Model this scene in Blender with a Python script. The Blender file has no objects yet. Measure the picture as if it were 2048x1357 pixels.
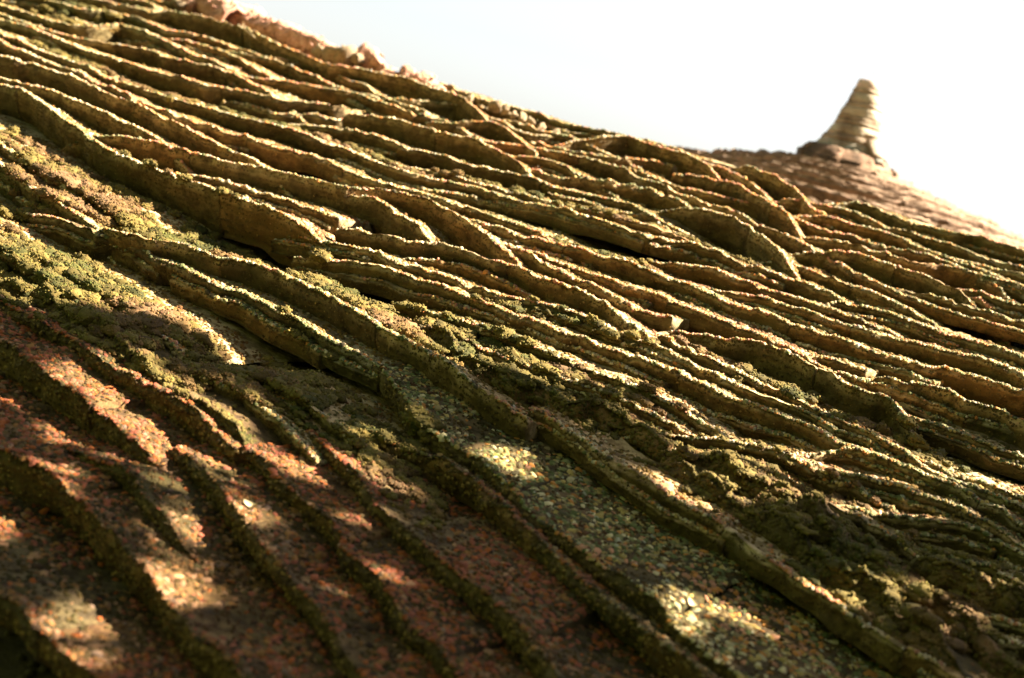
import bpy, math, random
import numpy as np
from mathutils import Matrix, Vector

random.seed(7)
rng = np.random.default_rng(11)
scene = bpy.context.scene
COL = scene.collection

# ------------------------------------------------------------------ camera
CAM_LOC = (0.00000, 0.00000, 4.20000)
CAM_AXES = ((0.96804, 0.02997, 0.24899),
            (-0.25079, 0.11570, 0.96110),
            (-0.00000, -0.99283, 0.11952))   # camera right, up, back in the world
TO_SUN = (0.72951, 0.16305, 0.66425)

cam_data = bpy.data.cameras.new('camera')
cam = bpy.data.objects.new('camera', cam_data)
COL.objects.link(cam)
ax = Matrix((CAM_AXES[0], CAM_AXES[1], CAM_AXES[2])).transposed()
cam.matrix_world = Matrix.Translation(CAM_LOC) @ ax.to_4x4()
cam_data.sensor_width = 36.0
cam_data.lens = 50.0
cam_data.clip_start = 0.05
cam_data.clip_end = 5000
cam_data.dof.use_dof = True
cam_data.dof.focus_distance = 2.2
cam_data.dof.aperture_fstop = 3.9
cam_data.dof.aperture_blades = 7
scene.camera = cam

# ------------------------------------------------------------------ sky, sun, exposure
SUN = Vector(TO_SUN).normalized()
world = bpy.data.worlds.new('World')
scene.world = world
world.use_nodes = True
wn = world.node_tree
sky = wn.nodes.new('ShaderNodeTexSky')
sky.sky_type = 'NISHITA'
sky.sun_disc = False
sky.sun_elevation = math.asin(SUN.z)
sky.sun_rotation = math.atan2(SUN.x, SUN.y)
sky.air_density = 1.0
sky.dust_density = 1.2
sky.ozone_density = 1.0
hs = wn.nodes.new('ShaderNodeHueSaturation')      # thin bright overcast: the blue is washed out
hs.inputs['Saturation'].default_value = 0.3
wn.links.new(sky.outputs[0], hs.inputs['Color'])
wn.links.new(hs.outputs[0], wn.nodes['Background'].inputs[0])
wn.nodes['Background'].inputs[1].default_value = 0.0188
sd = bpy.data.lights.new('sun', 'SUN')
sd.energy = 5.0
sd.angle = math.radians(0.53)
sd.color = (1.0, 0.86, 0.68)
sun = bpy.data.objects.new('sun', sd)
COL.objects.link(sun)
sun.rotation_euler = SUN.to_track_quat('Z', 'Y').to_euler()
sun.location = (0, 0, 30)
scene.view_settings.view_transform = 'Standard'
scene.view_settings.look = 'None'
scene.view_settings.gamma = 1.0
scene.view_settings.exposure = 3.5
scene.view_settings.use_curve_mapping = False
scene.cycles.max_bounces = 5
scene.cycles.use_denoising = True

# ------------------------------------------------------------------ numpy noise
def _hash(i, j, k, s):
    n = (i * 374761393 + j * 668265263 + k * 2147483647 + s * 974634777) & 0xFFFFFFFF
    n = ((n ^ (n >> 13)) * 1274126177) & 0xFFFFFFFF
    n = ((n ^ (n >> 16)) * 2246822519) & 0xFFFFFFFF
    return ((n ^ (n >> 15)) & 0xFFFFFF) / float(0xFFFFFF) * 2 - 1

def vnoise(p, seed=0):
    p = np.asarray(p, float)
    f = np.floor(p).astype(np.int64)
    t = p - f
    t = t * t * (3 - 2 * t)
    r = 0
    for a in (0, 1):
        for b in (0, 1):
            for c in (0, 1):
                w = (t[..., 0] if a else 1 - t[..., 0]) * (t[..., 1] if b else 1 - t[..., 1]) * (t[..., 2] if c else 1 - t[..., 2])
                r = r + w * _hash(f[..., 0] + a, f[..., 1] + b, f[..., 2] + c, seed)
    return r

def fbm(p, scale, octaves=3, seed=0, gain=0.5):
    p = np.asarray(p, float) / scale
    r, g = 0, 1
    for o in range(octaves):
        r = r + g * vnoise(p + 17.3 * o, seed + o)
        p = p * 2.03
        g *= gain
    return r

# ------------------------------------------------------------------ materials
def new_mat(name):
    m = bpy.data.materials.new(name)
    m.use_nodes = True
    nt = m.node_tree
    b = nt.nodes['Principled BSDF']
    b.inputs['Roughness'].default_value = 0.92
    b.inputs['Specular IOR Level'].default_value = 0.18
    return m, nt, b

def nd(nt, t, **kw):
    n = nt.nodes.new(t)
    for k, v in kw.items():
        setattr(n, k, v)
    return n

def noise(nt, vec, scale, detail=4, rough=0.6):
    n = nd(nt, 'ShaderNodeTexNoise')
    n.inputs['Scale'].default_value = scale
    n.inputs['Detail'].default_value = detail
    n.inputs['Roughness'].default_value = rough
    if vec is not None:
        nt.links.new(vec, n.inputs['Vector'])
    return n.outputs['Fac']

def ramp(nt, fac, stops):
    r = nd(nt, 'ShaderNodeValToRGB')
    e = r.color_ramp.elements
    while len(e) < len(stops):
        e.new(0.5)
    for el, (p, c) in zip(e, stops):
        el.position = p
        el.color = (*c, 1) if len(c) == 3 else c
    nt.links.new(fac, r.inputs[0])
    return r.outputs[0]

def mix(nt, fac, a, b, blend='MIX'):
    m = nd(nt, 'ShaderNodeMix', data_type='RGBA', blend_type=blend)
    for s, v in ((m.inputs[0], fac), (m.inputs[6], a), (m.inputs[7], b)):
        if hasattr(v, 'node'):
            nt.links.new(v, s)
        elif isinstance(v, (int, float)):
            s.default_value = v
        else:
            s.default_value = (*v, 1)
    return m.outputs[2]

def attr(nt, name, out='Fac'):
    a = nd(nt, 'ShaderNodeAttribute', attribute_name=name)
    return a.outputs[out]

def bump(nt, b, h, strength, dist):
    n = nd(nt, 'ShaderNodeBump')
    n.inputs['Strength'].default_value = strength
    n.inputs['Distance'].default_value = dist
    nt.links.new(h, n.inputs['Height'])
    nt.links.new(n.outputs[0], b.inputs['Normal'])

def tile_material():
    m, nt, b = new_mat('weathered_tile')
    geo = nd(nt, 'ShaderNodeNewGeometry').outputs['Position']
    big = noise(nt, geo, 5.0, 3)
    mid = noise(nt, geo, 38.0, 5, 0.65)
    fine = noise(nt, geo, 210.0, 4, 0.7)
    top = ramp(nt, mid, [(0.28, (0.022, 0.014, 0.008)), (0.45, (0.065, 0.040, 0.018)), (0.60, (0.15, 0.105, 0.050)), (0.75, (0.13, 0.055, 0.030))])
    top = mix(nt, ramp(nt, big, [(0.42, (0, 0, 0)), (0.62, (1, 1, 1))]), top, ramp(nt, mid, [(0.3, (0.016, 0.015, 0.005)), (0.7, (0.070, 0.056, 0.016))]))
    dry = ramp(nt, mid, [(0.28, (0.06, 0.042, 0.022)), (0.45, (0.19, 0.135, 0.065)), (0.58, (0.40, 0.31, 0.18)), (0.75, (0.34, 0.20, 0.11))])  # paler ramp: the sunlit look of the tops is put into the colour
    top = mix(nt, attr(nt, 'shade_tone'), dry, top)  # near and mossy tops take the darker ramp, shade painted into it
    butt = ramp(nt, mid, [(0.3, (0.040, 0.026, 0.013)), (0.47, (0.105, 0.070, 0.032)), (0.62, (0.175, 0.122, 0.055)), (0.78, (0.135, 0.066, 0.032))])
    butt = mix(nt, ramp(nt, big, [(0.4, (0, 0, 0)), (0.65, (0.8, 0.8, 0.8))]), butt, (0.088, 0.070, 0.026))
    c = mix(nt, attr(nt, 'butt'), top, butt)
    rnd = nd(nt, 'ShaderNodeObjectInfo').outputs['Random']
    c = mix(nt, 1.0, c, ramp(nt, rnd, [(0.0, (0.66, 0.62, 0.58)), (0.3, (1.0, 0.93, 0.82)), (0.55, (1.12, 1.12, 1.02)), (0.8, (1.3, 0.98, 0.80)), (1.0, (0.85, 0.90, 0.85))]), 'MULTIPLY')
    crust = noise(nt, geo, 75.0, 6, 0.75)
    c = mix(nt, ramp(nt, crust, [(0.60, (0, 0, 0)), (0.66, (0.75, 0.75, 0.75))]), c, (0.15, 0.105, 0.040))
    spots = ramp(nt, fine, [(0.62, (0, 0, 0)), (0.72, (0.7, 0.7, 0.7))])
    c = mix(nt, spots, c, (0.20, 0.14, 0.04))
    pits = ramp(nt, fine, [(0.30, (0.6, 0.6, 0.6)), (0.42, (0, 0, 0))])
    c = mix(nt, pits, c, (0.05, 0.04, 0.02))
    c = mix(nt, attr(nt, 'grain'), c, attr(nt, 'tint', 'Color'))
    nt.links.new(c, b.inputs['Base Color'])
    bump(nt, b, noise(nt, geo, 240.0, 6, 0.75), 1.0, 0.0045)
    return m

def tint_material(name, scale=420.0, dist=0.0018):
    m, nt, b = new_mat(name)
    geo = nd(nt, 'ShaderNodeNewGeometry').outputs['Position']
    f = noise(nt, geo, 120.0, 4, 0.7)
    c = mix(nt, ramp(nt, f, [(0.3, (0, 0, 0)), (0.7, (1, 1, 1))]), mix(nt, 1.0, attr(nt, 'tint', 'Color'), (0.62, 0.66, 0.6), 'MULTIPLY'), mix(nt, 1.0, attr(nt, 'tint', 'Color'), (1.25, 1.18, 1.05), 'MULTIPLY'))
    nt.links.new(c, b.inputs['Base Color'])
    bump(nt, b, noise(nt, geo, scale, 4, 0.7), 0.9, dist)
    return m

def plain_material(name, stops, scale, bumpd, bscale=150.0):
    m, nt, b = new_mat(name)
    geo = nd(nt, 'ShaderNodeNewGeometry').outputs['Position']
    nt.links.new(ramp(nt, noise(nt, geo, scale, 5, 0.65), stops), b.inputs['Base Color'])
    bump(nt, b, noise(nt, geo, bscale, 5, 0.65), 0.8, bumpd)
    return m

M_TILE = tile_material()
M_MOSS = tint_material('moss')
M_STONE = tint_material('mortar_stone', 300.0, 0.003)
def far_tile_material():
    m, nt, b = new_mat('pinkish_brown_tile')
    geo = nd(nt, 'ShaderNodeNewGeometry').outputs['Position']
    n1 = noise(nt, geo, 24.0, 5, 0.65)
    top = ramp(nt, n1, [(0.30, (0.12, 0.075, 0.045)), (0.45, (0.16, 0.105, 0.07)), (0.58, (0.22, 0.155, 0.105)), (0.72, (0.24, 0.14, 0.10))])
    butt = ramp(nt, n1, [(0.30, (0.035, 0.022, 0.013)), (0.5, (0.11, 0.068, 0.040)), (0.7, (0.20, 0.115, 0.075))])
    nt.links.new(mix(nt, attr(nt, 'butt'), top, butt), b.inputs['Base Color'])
    bump(nt, b, noise(nt, geo, 90.0, 5, 0.65), 0.8, 0.005)
    return m
M_FAR = far_tile_material()
M_CLAY = plain_material('pink_clay', [(0.30, (0.09, 0.05, 0.028)), (0.44, (0.30, 0.15, 0.095)), (0.58, (0.44, 0.23, 0.165)), (0.72, (0.48, 0.33, 0.24))], 45.0, 0.008, 120.0)
M_FIN = plain_material('pale_weathered_clay', [(0.30, (0.10, 0.07, 0.048)), (0.45, (0.23, 0.18, 0.13)), (0.60, (0.30, 0.265, 0.205)), (0.75, (0.24, 0.155, 0.11))], 11.0, 0.010, 60.0)
_nt = M_FIN.node_tree
_b = _nt.nodes['Principled BSDF']
_c = _b.inputs['Base Color'].links[0].from_socket
_nt.links.new(mix(_nt, 1.0, _c, ramp(_nt, nd(_nt, 'ShaderNodeObjectInfo').outputs['Random'], [(0.0, (0.75, 0.65, 0.58)), (0.5, (1.05, 1.0, 0.95)), (1.0, (1.3, 1.3, 1.22))]), 'MULTIPLY'), _b.inputs['Base Color'])
M_CAP = plain_material('pink_cap_clay', [(0.3, (0.36, 0.25, 0.19)), (0.7, (0.46, 0.36, 0.29))], 12.0, 0.004)
M_SLATE = plain_material('grey_lead', [(0.3, (0.10, 0.11, 0.09)), (0.7, (0.22, 0.22, 0.18))], 14.0, 0.004)
M_DECK = plain_material('dark_earth_bedding', [(0.3, (0.03, 0.022, 0.012)), (0.7, (0.07, 0.05, 0.025))], 30.0, 0.004)
M_STRAW = plain_material('dry_straw', [(0.3, (0.40, 0.32, 0.18)), (0.7, (0.55, 0.46, 0.28))], 60.0, 0.0005)
M_LEAF = plain_material('tree_leaf', [(0.3, (0.04, 0.07, 0.02)), (0.7, (0.08, 0.12, 0.03))], 3.0, 0.001)
M_BARK = plain_material('bark', [(0.3, (0.06, 0.045, 0.03)), (0.7, (0.13, 0.10, 0.07))], 14.0, 0.01, 30.0)
M_GROUND = plain_material('grass_ground', [(0.3, (0.025, 0.030, 0.012)), (0.7, (0.055, 0.050, 0.022))], 0.8, 0.01, 8.0)
M_PLASTER = plain_material('old_plaster', [(0.3, (0.30, 0.25, 0.19)), (0.7, (0.42, 0.37, 0.29))], 2.5, 0.004, 40.0)

# ------------------------------------------------------------------ mesh helper
def build_mesh(name, V, faces, mats, attrs=None, smooth=True):
    """V (n,3); faces a list of int arrays (m,3) or (m,4)"""
    me = bpy.data.meshes.new(name)
    V = np.asarray(V, np.float32)
    faces = [np.asarray(f, np.int32) for f in faces if len(f)]
    loops = np.concatenate([f.ravel() for f in faces])
    tot = np.concatenate([np.full(len(f), f.shape[1], np.int32) for f in faces])
    start = np.concatenate([[0], np.cumsum(tot)[:-1]]).astype(np.int32)
    me.vertices.add(len(V))
    me.vertices.foreach_set('co', V.ravel())
    me.loops.add(len(loops))
    me.loops.foreach_set('vertex_index', loops)
    me.polygons.add(len(tot))
    me.polygons.foreach_set('loop_start', start)
    me.polygons.foreach_set('loop_total', tot)
    if smooth:
        me.polygons.foreach_set('use_smooth', np.ones(len(tot), bool))
    for k, v in (attrs or {}).items():
        v = np.asarray(v, np.float32)
        if v.ndim == 1:
            a = me.attributes.new(k, 'FLOAT', 'POINT')
            a.data.foreach_set('value', v)
        else:
            a = me.attributes.new(k, 'FLOAT_COLOR', 'POINT')
            a.data.foreach_set('color', np.concatenate([v, np.ones((len(v), 1), np.float32)], 1).ravel())
    for m in (mats if isinstance(mats, (list, tuple)) else [mats]):
        me.materials.append(m)
    me.update(calc_edges=True)
    me.validate()
    return me

def link(name, me, parent=None, loc=None):
    o = bpy.data.objects.new(name, me)
    COL.objects.link(o)
    if parent:
        o.parent = parent
    if loc is not None:
        o.location = loc
    return o

def thing(name, label, cat, mat):
    o = bpy.data.objects.new(name, None)
    o.empty_display_size = 0.2
    COL.objects.link(o)
    o.matrix_world = mat
    o['label'] = label
    o['category'] = cat
    o['kind'] = 'thing'
    return o

def grid_faces(m, n, wrap=False):
    i, j = np.meshgrid(np.arange(m - 1), np.arange(n if wrap else n - 1), indexing='ij')
    j2 = (j + 1) % n
    return np.stack([i * n + j, i * n + j2, (i + 1) * n + j2, (i + 1) * n + j], -1).reshape(-1, 4)

def nrmz(v):
    return v / np.maximum(1e-9, np.linalg.norm(v, axis=-1, keepdims=True))

# a grain of lichen or grit: a low dome of 15 triangles
_a = np.arange(5) * 2 * math.pi / 5
DOME_V = np.concatenate([np.stack([np.cos(_a), np.sin(_a), -0.35 + 0 * _a], 1),
                         np.stack([0.72 * np.cos(_a + .6), 0.72 * np.sin(_a + .6), 0.55 + 0 * _a], 1), [[0, 0, 0.9]]])
_f = []
for _i in range(5):
    _j = (_i + 1) % 5
    _f += [(_i, _j, 5 + _i), (_j, 5 + _j, 5 + _i), (5 + _i, 5 + _j, 10)]
DOME_F = np.array(_f)

def domes(C, Nn, R, col, flat=0.75, stretch=1.0):
    """grains at C with normals Nn and radii R -> V, F, tint"""
    k = len(C)
    ref = nrmz(rng.normal(size=(k, 3)))
    X = nrmz(np.cross(ref, Nn))
    Y = np.cross(Nn, X)
    sx = R * rng.uniform(0.8, 1.25, k) * stretch
    sy = R * rng.uniform(0.8, 1.25, k)
    sz = R * flat * rng.uniform(0.7, 1.3, k)
    jit = 1 + rng.uniform(-.18, .18, (k, 11, 1))
    D = DOME_V[None] * jit
    V = C[:, None] + D[..., 0:1] * (X * sx[:, None])[:, None] + D[..., 1:2] * (Y * sy[:, None])[:, None] + D[..., 2:3] * (Nn * sz[:, None])[:, None]
    Fc = DOME_F[None] + (np.arange(k) * 11)[:, None, None]
    return V.reshape(-1, 3), Fc.reshape(-1, 3), np.repeat(col, 11, 0)

PAL = np.array([(0.50, 0.40, 0.25), (0.36, 0.25, 0.09), (0.42, 0.19, 0.12), (0.42, 0.17, 0.045), (0.19, 0.18, 0.085),
                (0.10, 0.11, 0.04), (0.07, 0.055, 0.03), (0.30, 0.28, 0.22), (0.24, 0.17, 0.09)])
W_DRY = np.array([.30, .22, .05, .05, .08, .06, .06, .05, .13])
W_RED = np.array([.04, .17, .30, .20, .05, .06, .10, .02, .06])
W_GREEN = np.array([.10, .18, .02, .07, .18, .24, .13, .02, .06])

def grain_colours(P, kind='t'):
    k = len(P)
    g = fbm(P, 0.22, 2, 31)
    r = fbm(P, 0.16, 2, 57)
    u = rng.random(k)
    out = np.zeros((k, 3))
    if kind == 'R':
        g, r = g - .35, r + .6
    elif kind == 'r':
        g = g + .25
    elif kind == 'G':
        g = g + .6
    for w, msk in ((W_DRY, (g <= .15) & (r <= .12)), (W_GREEN, g > .15), (W_RED, (g <= .15) & (r > .12))):
        idx = np.searchsorted(np.cumsum(w / w.sum()), u)
        out[msk] = PAL[np.clip(idx, 0, len(PAL) - 1)][msk]
    if kind in 'rRG':      # near grit is redder; on r and R also darkened, shade put into colour
        out = out * (np.array([.60, .41, .34]) if kind == 'R' else np.array([.95, 1.0, .85]) if kind == 'G' else np.array([.58, .51, .42]))
    return out * rng.uniform(.7, 1.2, (k, 1))

# ------------------------------------------------------------------ the roof
ROOF_ORIGIN = (0.00000, 2.18423, 3.93707)
ROOF_U = (0.85583, -0.51214, -0.07264)   # along the courses
ROOF_V = (0.50975, 0.81120, 0.28656)   # up the slope
ROOF_N = (-0.08783, -0.28227, 0.95531)
SPIRE_BASE = (0.90491, 4.67063, 4.51086)

roof = thing('tiled_roof', 'old mossy roof of warped clay tiles rising to a pale stacked finial', 'roof',
             Matrix.Translation(ROOF_ORIGIN) @ Matrix((ROOF_U, ROOF_V, ROOF_N)).transposed().to_4x4())
TO_ROOF = roof.matrix_world.inverted()

TOP_S = np.array([1.0, .7, .45, .3, .2, .14, .10, .072, .052, .037, .026, .018, .012, .007, .003])
FACE_T = np.array([0.0, .04, .10, .2, .32, .45, .6, .75, .9, 1.0])

def tile_mesh(name, P, Vd, Nd, h, L, tilt, kind='t', step=0.0045, density=1.0, mat=None):
    """one tile: P (n,3) its butt rim, Vd up-slope and Nd outward normals at the rim"""
    d = np.concatenate([[0], np.cumsum(np.linalg.norm(np.diff(P, axis=0), axis=1))])
    m = max(6, int(d[-1] / step))
    t = np.linspace(0, d[-1], m)
    def rs(A):
        return np.stack([np.interp(t, d, A[:, i]) for i in range(3)], 1)
    P, Vd, Nd = rs(P), nrmz(rs(Vd)), nrmz(rs(Nd))
    for _ in range(max(1, int(0.012 / step))):
        P[1:-1] = (P[:-2] + 2 * P[1:-1] + P[2:]) / 4
    mossy = kind == 'k'
    Td = nrmz(np.gradient(P, axis=0))
    # wear: the rim wanders and is nibbled
    rough = 1.8 if mossy else 1.0
    rim = fbm(P, 0.030, 3, 3, .6) * 0.0040 * rough + fbm(P, 0.010, 2, 9, .6) * 0.0024 * rough
    rim = rim * (.75 + .9 * np.clip(fbm(P + 2.0, .09, 2, 19), -.6, .6))
    if mossy:
        rim = rim + np.abs(fbm(P, 0.055, 2, 14)) * 0.020 - 0.004
    e = np.minimum(t, t[-1] - t) / 0.012
    corner = np.clip(1 - e, 0, 1) ** 2 * rng.uniform(.0005, .003)
    hv = h * (1 + 0.15 * fbm(P, 0.08, 2, 21))
    rows, butt = [], []
    for s in TOP_S * L:
        q = P + Vd * s - Nd * (tilt * s)[..., None] if np.ndim(s) else P + Vd * s - Nd * (tilt * s)
        near = math.exp(-s / 0.03)
        w = rim * near - corner * near + fbm(q, 0.012, 3, 5, .6) * 0.0018 + fbm(q, 0.06, 2, 8) * 0.004 * (1 - near) * min(1, s / .03)
        w = w + (0.004 if mossy else 0.003) * math.exp(-((s - .006) / .010) ** 2)
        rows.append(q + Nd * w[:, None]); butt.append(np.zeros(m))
    for f in FACE_T:
        q = P - Nd * (hv * f)[:, None]
        bulge = 0.012 * math.sin(math.pi * min(1, f * 1.1)) if mossy and f < .95 else 0.0025 * math.sin(math.pi * min(1, f * 3.5))
        out = bulge - (0.08 * h * f + (0 if mossy else .42) * h * max(0.0, f - .52) ** 1.3) + fbm(q, 0.016, 4, 41, .65) * 0.0030 * rough - 0.004 * (1 - min(1, f * 8)) + fbm(q, 0.07, 2, 44) * 0.004
        w = (rim - corner) * (1 - f)
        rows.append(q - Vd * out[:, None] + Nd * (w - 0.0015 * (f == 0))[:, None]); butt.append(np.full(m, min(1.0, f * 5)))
    for s in (0.03, 0.4):
        q = P + Vd * (s * L) - Nd * (tilt * s * L + hv)[:, None]
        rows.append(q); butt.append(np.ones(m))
    G = np.stack(rows)                       # (rows, m, 3)
    nr = len(rows)
    # square the ends off and close them with the tile's own thickness
    F = [grid_faces(nr, m)[:, ::-1]]
    ends = []
    top = len(TOP_S)
    for col in (0, m - 1):
        idx = [r * m + col for r in range(nr)]
        for r in range(min(top - 1, nr - top - 1)):
            a, b_ = idx[top - 1 - r], idx[top - 2 - r]
            c, d_ = idx[min(nr - 1, top + r + 1)], idx[min(nr - 1, top + r)]
            ends.append((a, b_, c, d_) if col == 0 else (d_, c, b_, a))
    F.append(np.array(ends))
    V = G.reshape(-1, 3)
    B = np.concatenate(butt)
    grain = np.zeros(len(V)); tint = np.zeros((len(V), 3)) + .2
    # grains on top and rim
    length = d[-1]
    if kind in ('r', 'R', 'G', 'p'):
        parts = [(int(length * L * .6 * 30000 * density), 'u', (.0017, .0046), .45, 1.45)]
        parts.append((int(length / .0026 * 3 * density), 'e', (.0012, .0028), .8, 1.0))
        parts.append((int(length * L * .5 * 22000 * density), 'm', (.0014, .0034), .8, 1.0))
    else:
        parts = [(int(length / .0026 * 5.0 * density), 'e', (.0014, .0033), .9, 1.0), (int(length * L * .5 * 14000 * density), 'u', (.0014, .0030), .7, 1.1), (int(length * L * .5 * 16000 * density), 'n', (.0014, .0042), .8, 1.0)]
    if mossy:
        parts = [(int(length / .0026 * 7 * density), 'e', (.0016, .0036), .9, 1.0)]
    allV, allF, allT = [V], F, [tint]
    base = len(V)
    gr = [grain]; bt = [B]
    sv = TOP_S[::-1] * L
    for k, mode, (r0, r1), flat, st in parts:
        if k < 1:
            continue
        s = rng.uniform(0, (.6 if kind in 'rRG' else .5) * L, k) if mode in 'umn' else rng.exponential(.009 if not mossy else .012, k)
        if mode == 'n':
            s = s + .016
        s = np.minimum(s, .6 * L)
        x = rng.random(k) * (m - 1.001)
        # clustered: thin out where the patch noise is low
        row = np.interp(s, sv, np.arange(len(sv)))
        r0i = np.clip(np.floor(row).astype(int), 0, len(sv) - 2)
        fr = row - r0i
        xi = np.floor(x).astype(int); fx = x - xi
        Rr = len(TOP_S) - 1 - r0i
        def g(a, b_):
            return G[a, b_]
        A = g(Rr, xi) * (1 - fr)[:, None] + g(Rr - 1, xi) * fr[:, None]
        Bq = g(Rr, xi + 1) * (1 - fr)[:, None] + g(Rr - 1, xi + 1) * fr[:, None]
        C = A * (1 - fx)[:, None] + Bq * fx[:, None]
        keep = fbm(C, 0.035 if kind not in 'rRG' else .06, 2, 71)  > rng.uniform(-.7, .45, k) + ((.25 if kind not in 'rRG' else -.15) if mode == 'u' else -.12) - .7 * np.clip(fbm(C, .11, 2, 171), -.6, .5) * (mode == 'e')
        if mode in 'mn':
            keep = rng.random(k) < .9 - .5 * (fbm(C, .05, 2, 77) < -.2)
        C = C[keep]; xi = xi[keep]
        if not len(C):
            continue
        Nn = nrmz(Nd[xi] + rng.normal(size=C.shape) * .25)
        R = rng.uniform(r0, r1, len(C)) * np.where(rng.random(len(C)) < .06, 1.5, 1)
        col = moss_colours(C) * np.array([.62, .5, .45]) if mode == 'm' else moss_colours(C) * np.array([1.25, 1.0, .9]) if mode == 'n' else grain_colours(C, kind) if not mossy else moss_colours(C)
        v, f, c = domes(C, Nn, R, col, flat, st)
        allV.append(v); allF = allF + [f + base]; allT.append(c); base += len(v)
        gr.append(np.ones(len(v))); bt.append(np.zeros(len(v)))
    # velvet tufts and flecks on the butt
    kf = int(length * h * (34000 if not mossy else 60000) * density)
    if kf > 0:
        rr = rng.integers(top + 1, top + len(FACE_T) - 1, kf); xx = rng.integers(0, m, kf)
        C = G[rr, xx] + rng.normal(size=(kf, 3)) * .001
        Nn = nrmz(-Vd[xx] + rng.normal(size=C.shape) * .3)
        col = moss_colours(C) * .9 if mossy else np.where(rng.random((kf, 1)) < (.35 if kind in 'rRG' else .07), np.array([.24, .15, .05]), np.array([.095, .062, .026])) * rng.uniform(.7, 1.2, (kf, 1))
        v, f, c = domes(C, Nn, rng.uniform(.0010, .0022, kf) * (1.5 if mossy or kind in 'rRG' else 1), col, .6)
        allV.append(v); allF = allF + [f + base]; allT.append(c); base += len(v)
        gr.append(np.ones(len(v))); bt.append(np.zeros(len(v)))
    V = np.concatenate(allV)
    ctr = P[m // 2]
    return build_mesh(name, V - ctr, allF, mat or M_TILE, {'shade_tone': np.full(len(V), 1.0 if kind in 'rRkG' else 0.0), 'butt': np.concatenate(bt), 'grain': np.concatenate(gr), 'tint': np.concatenate(allT)}), ctr

MOSS = np.array([(0.18, 0.145, 0.040), (0.135, 0.115, 0.030), (0.085, 0.090, 0.020), (0.24, 0.18, 0.06), (0.17, 0.11, 0.04), (0.22, 0.14, 0.07)])
def moss_colours(P):
    g = fbm(P, 0.13, 2, 83) * .9 + rng.normal(size=len(P)) * .22
    i = np.clip(((g + 1) / 2 * 6), 0, 5.99).astype(int)
    order = np.array([2, 1, 0, 0, 4, 5])
    return MOSS[order[i]] * rng.uniform(.42, .8, (len(P), 1)) * np.array([1.0, .93, .9])

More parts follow.
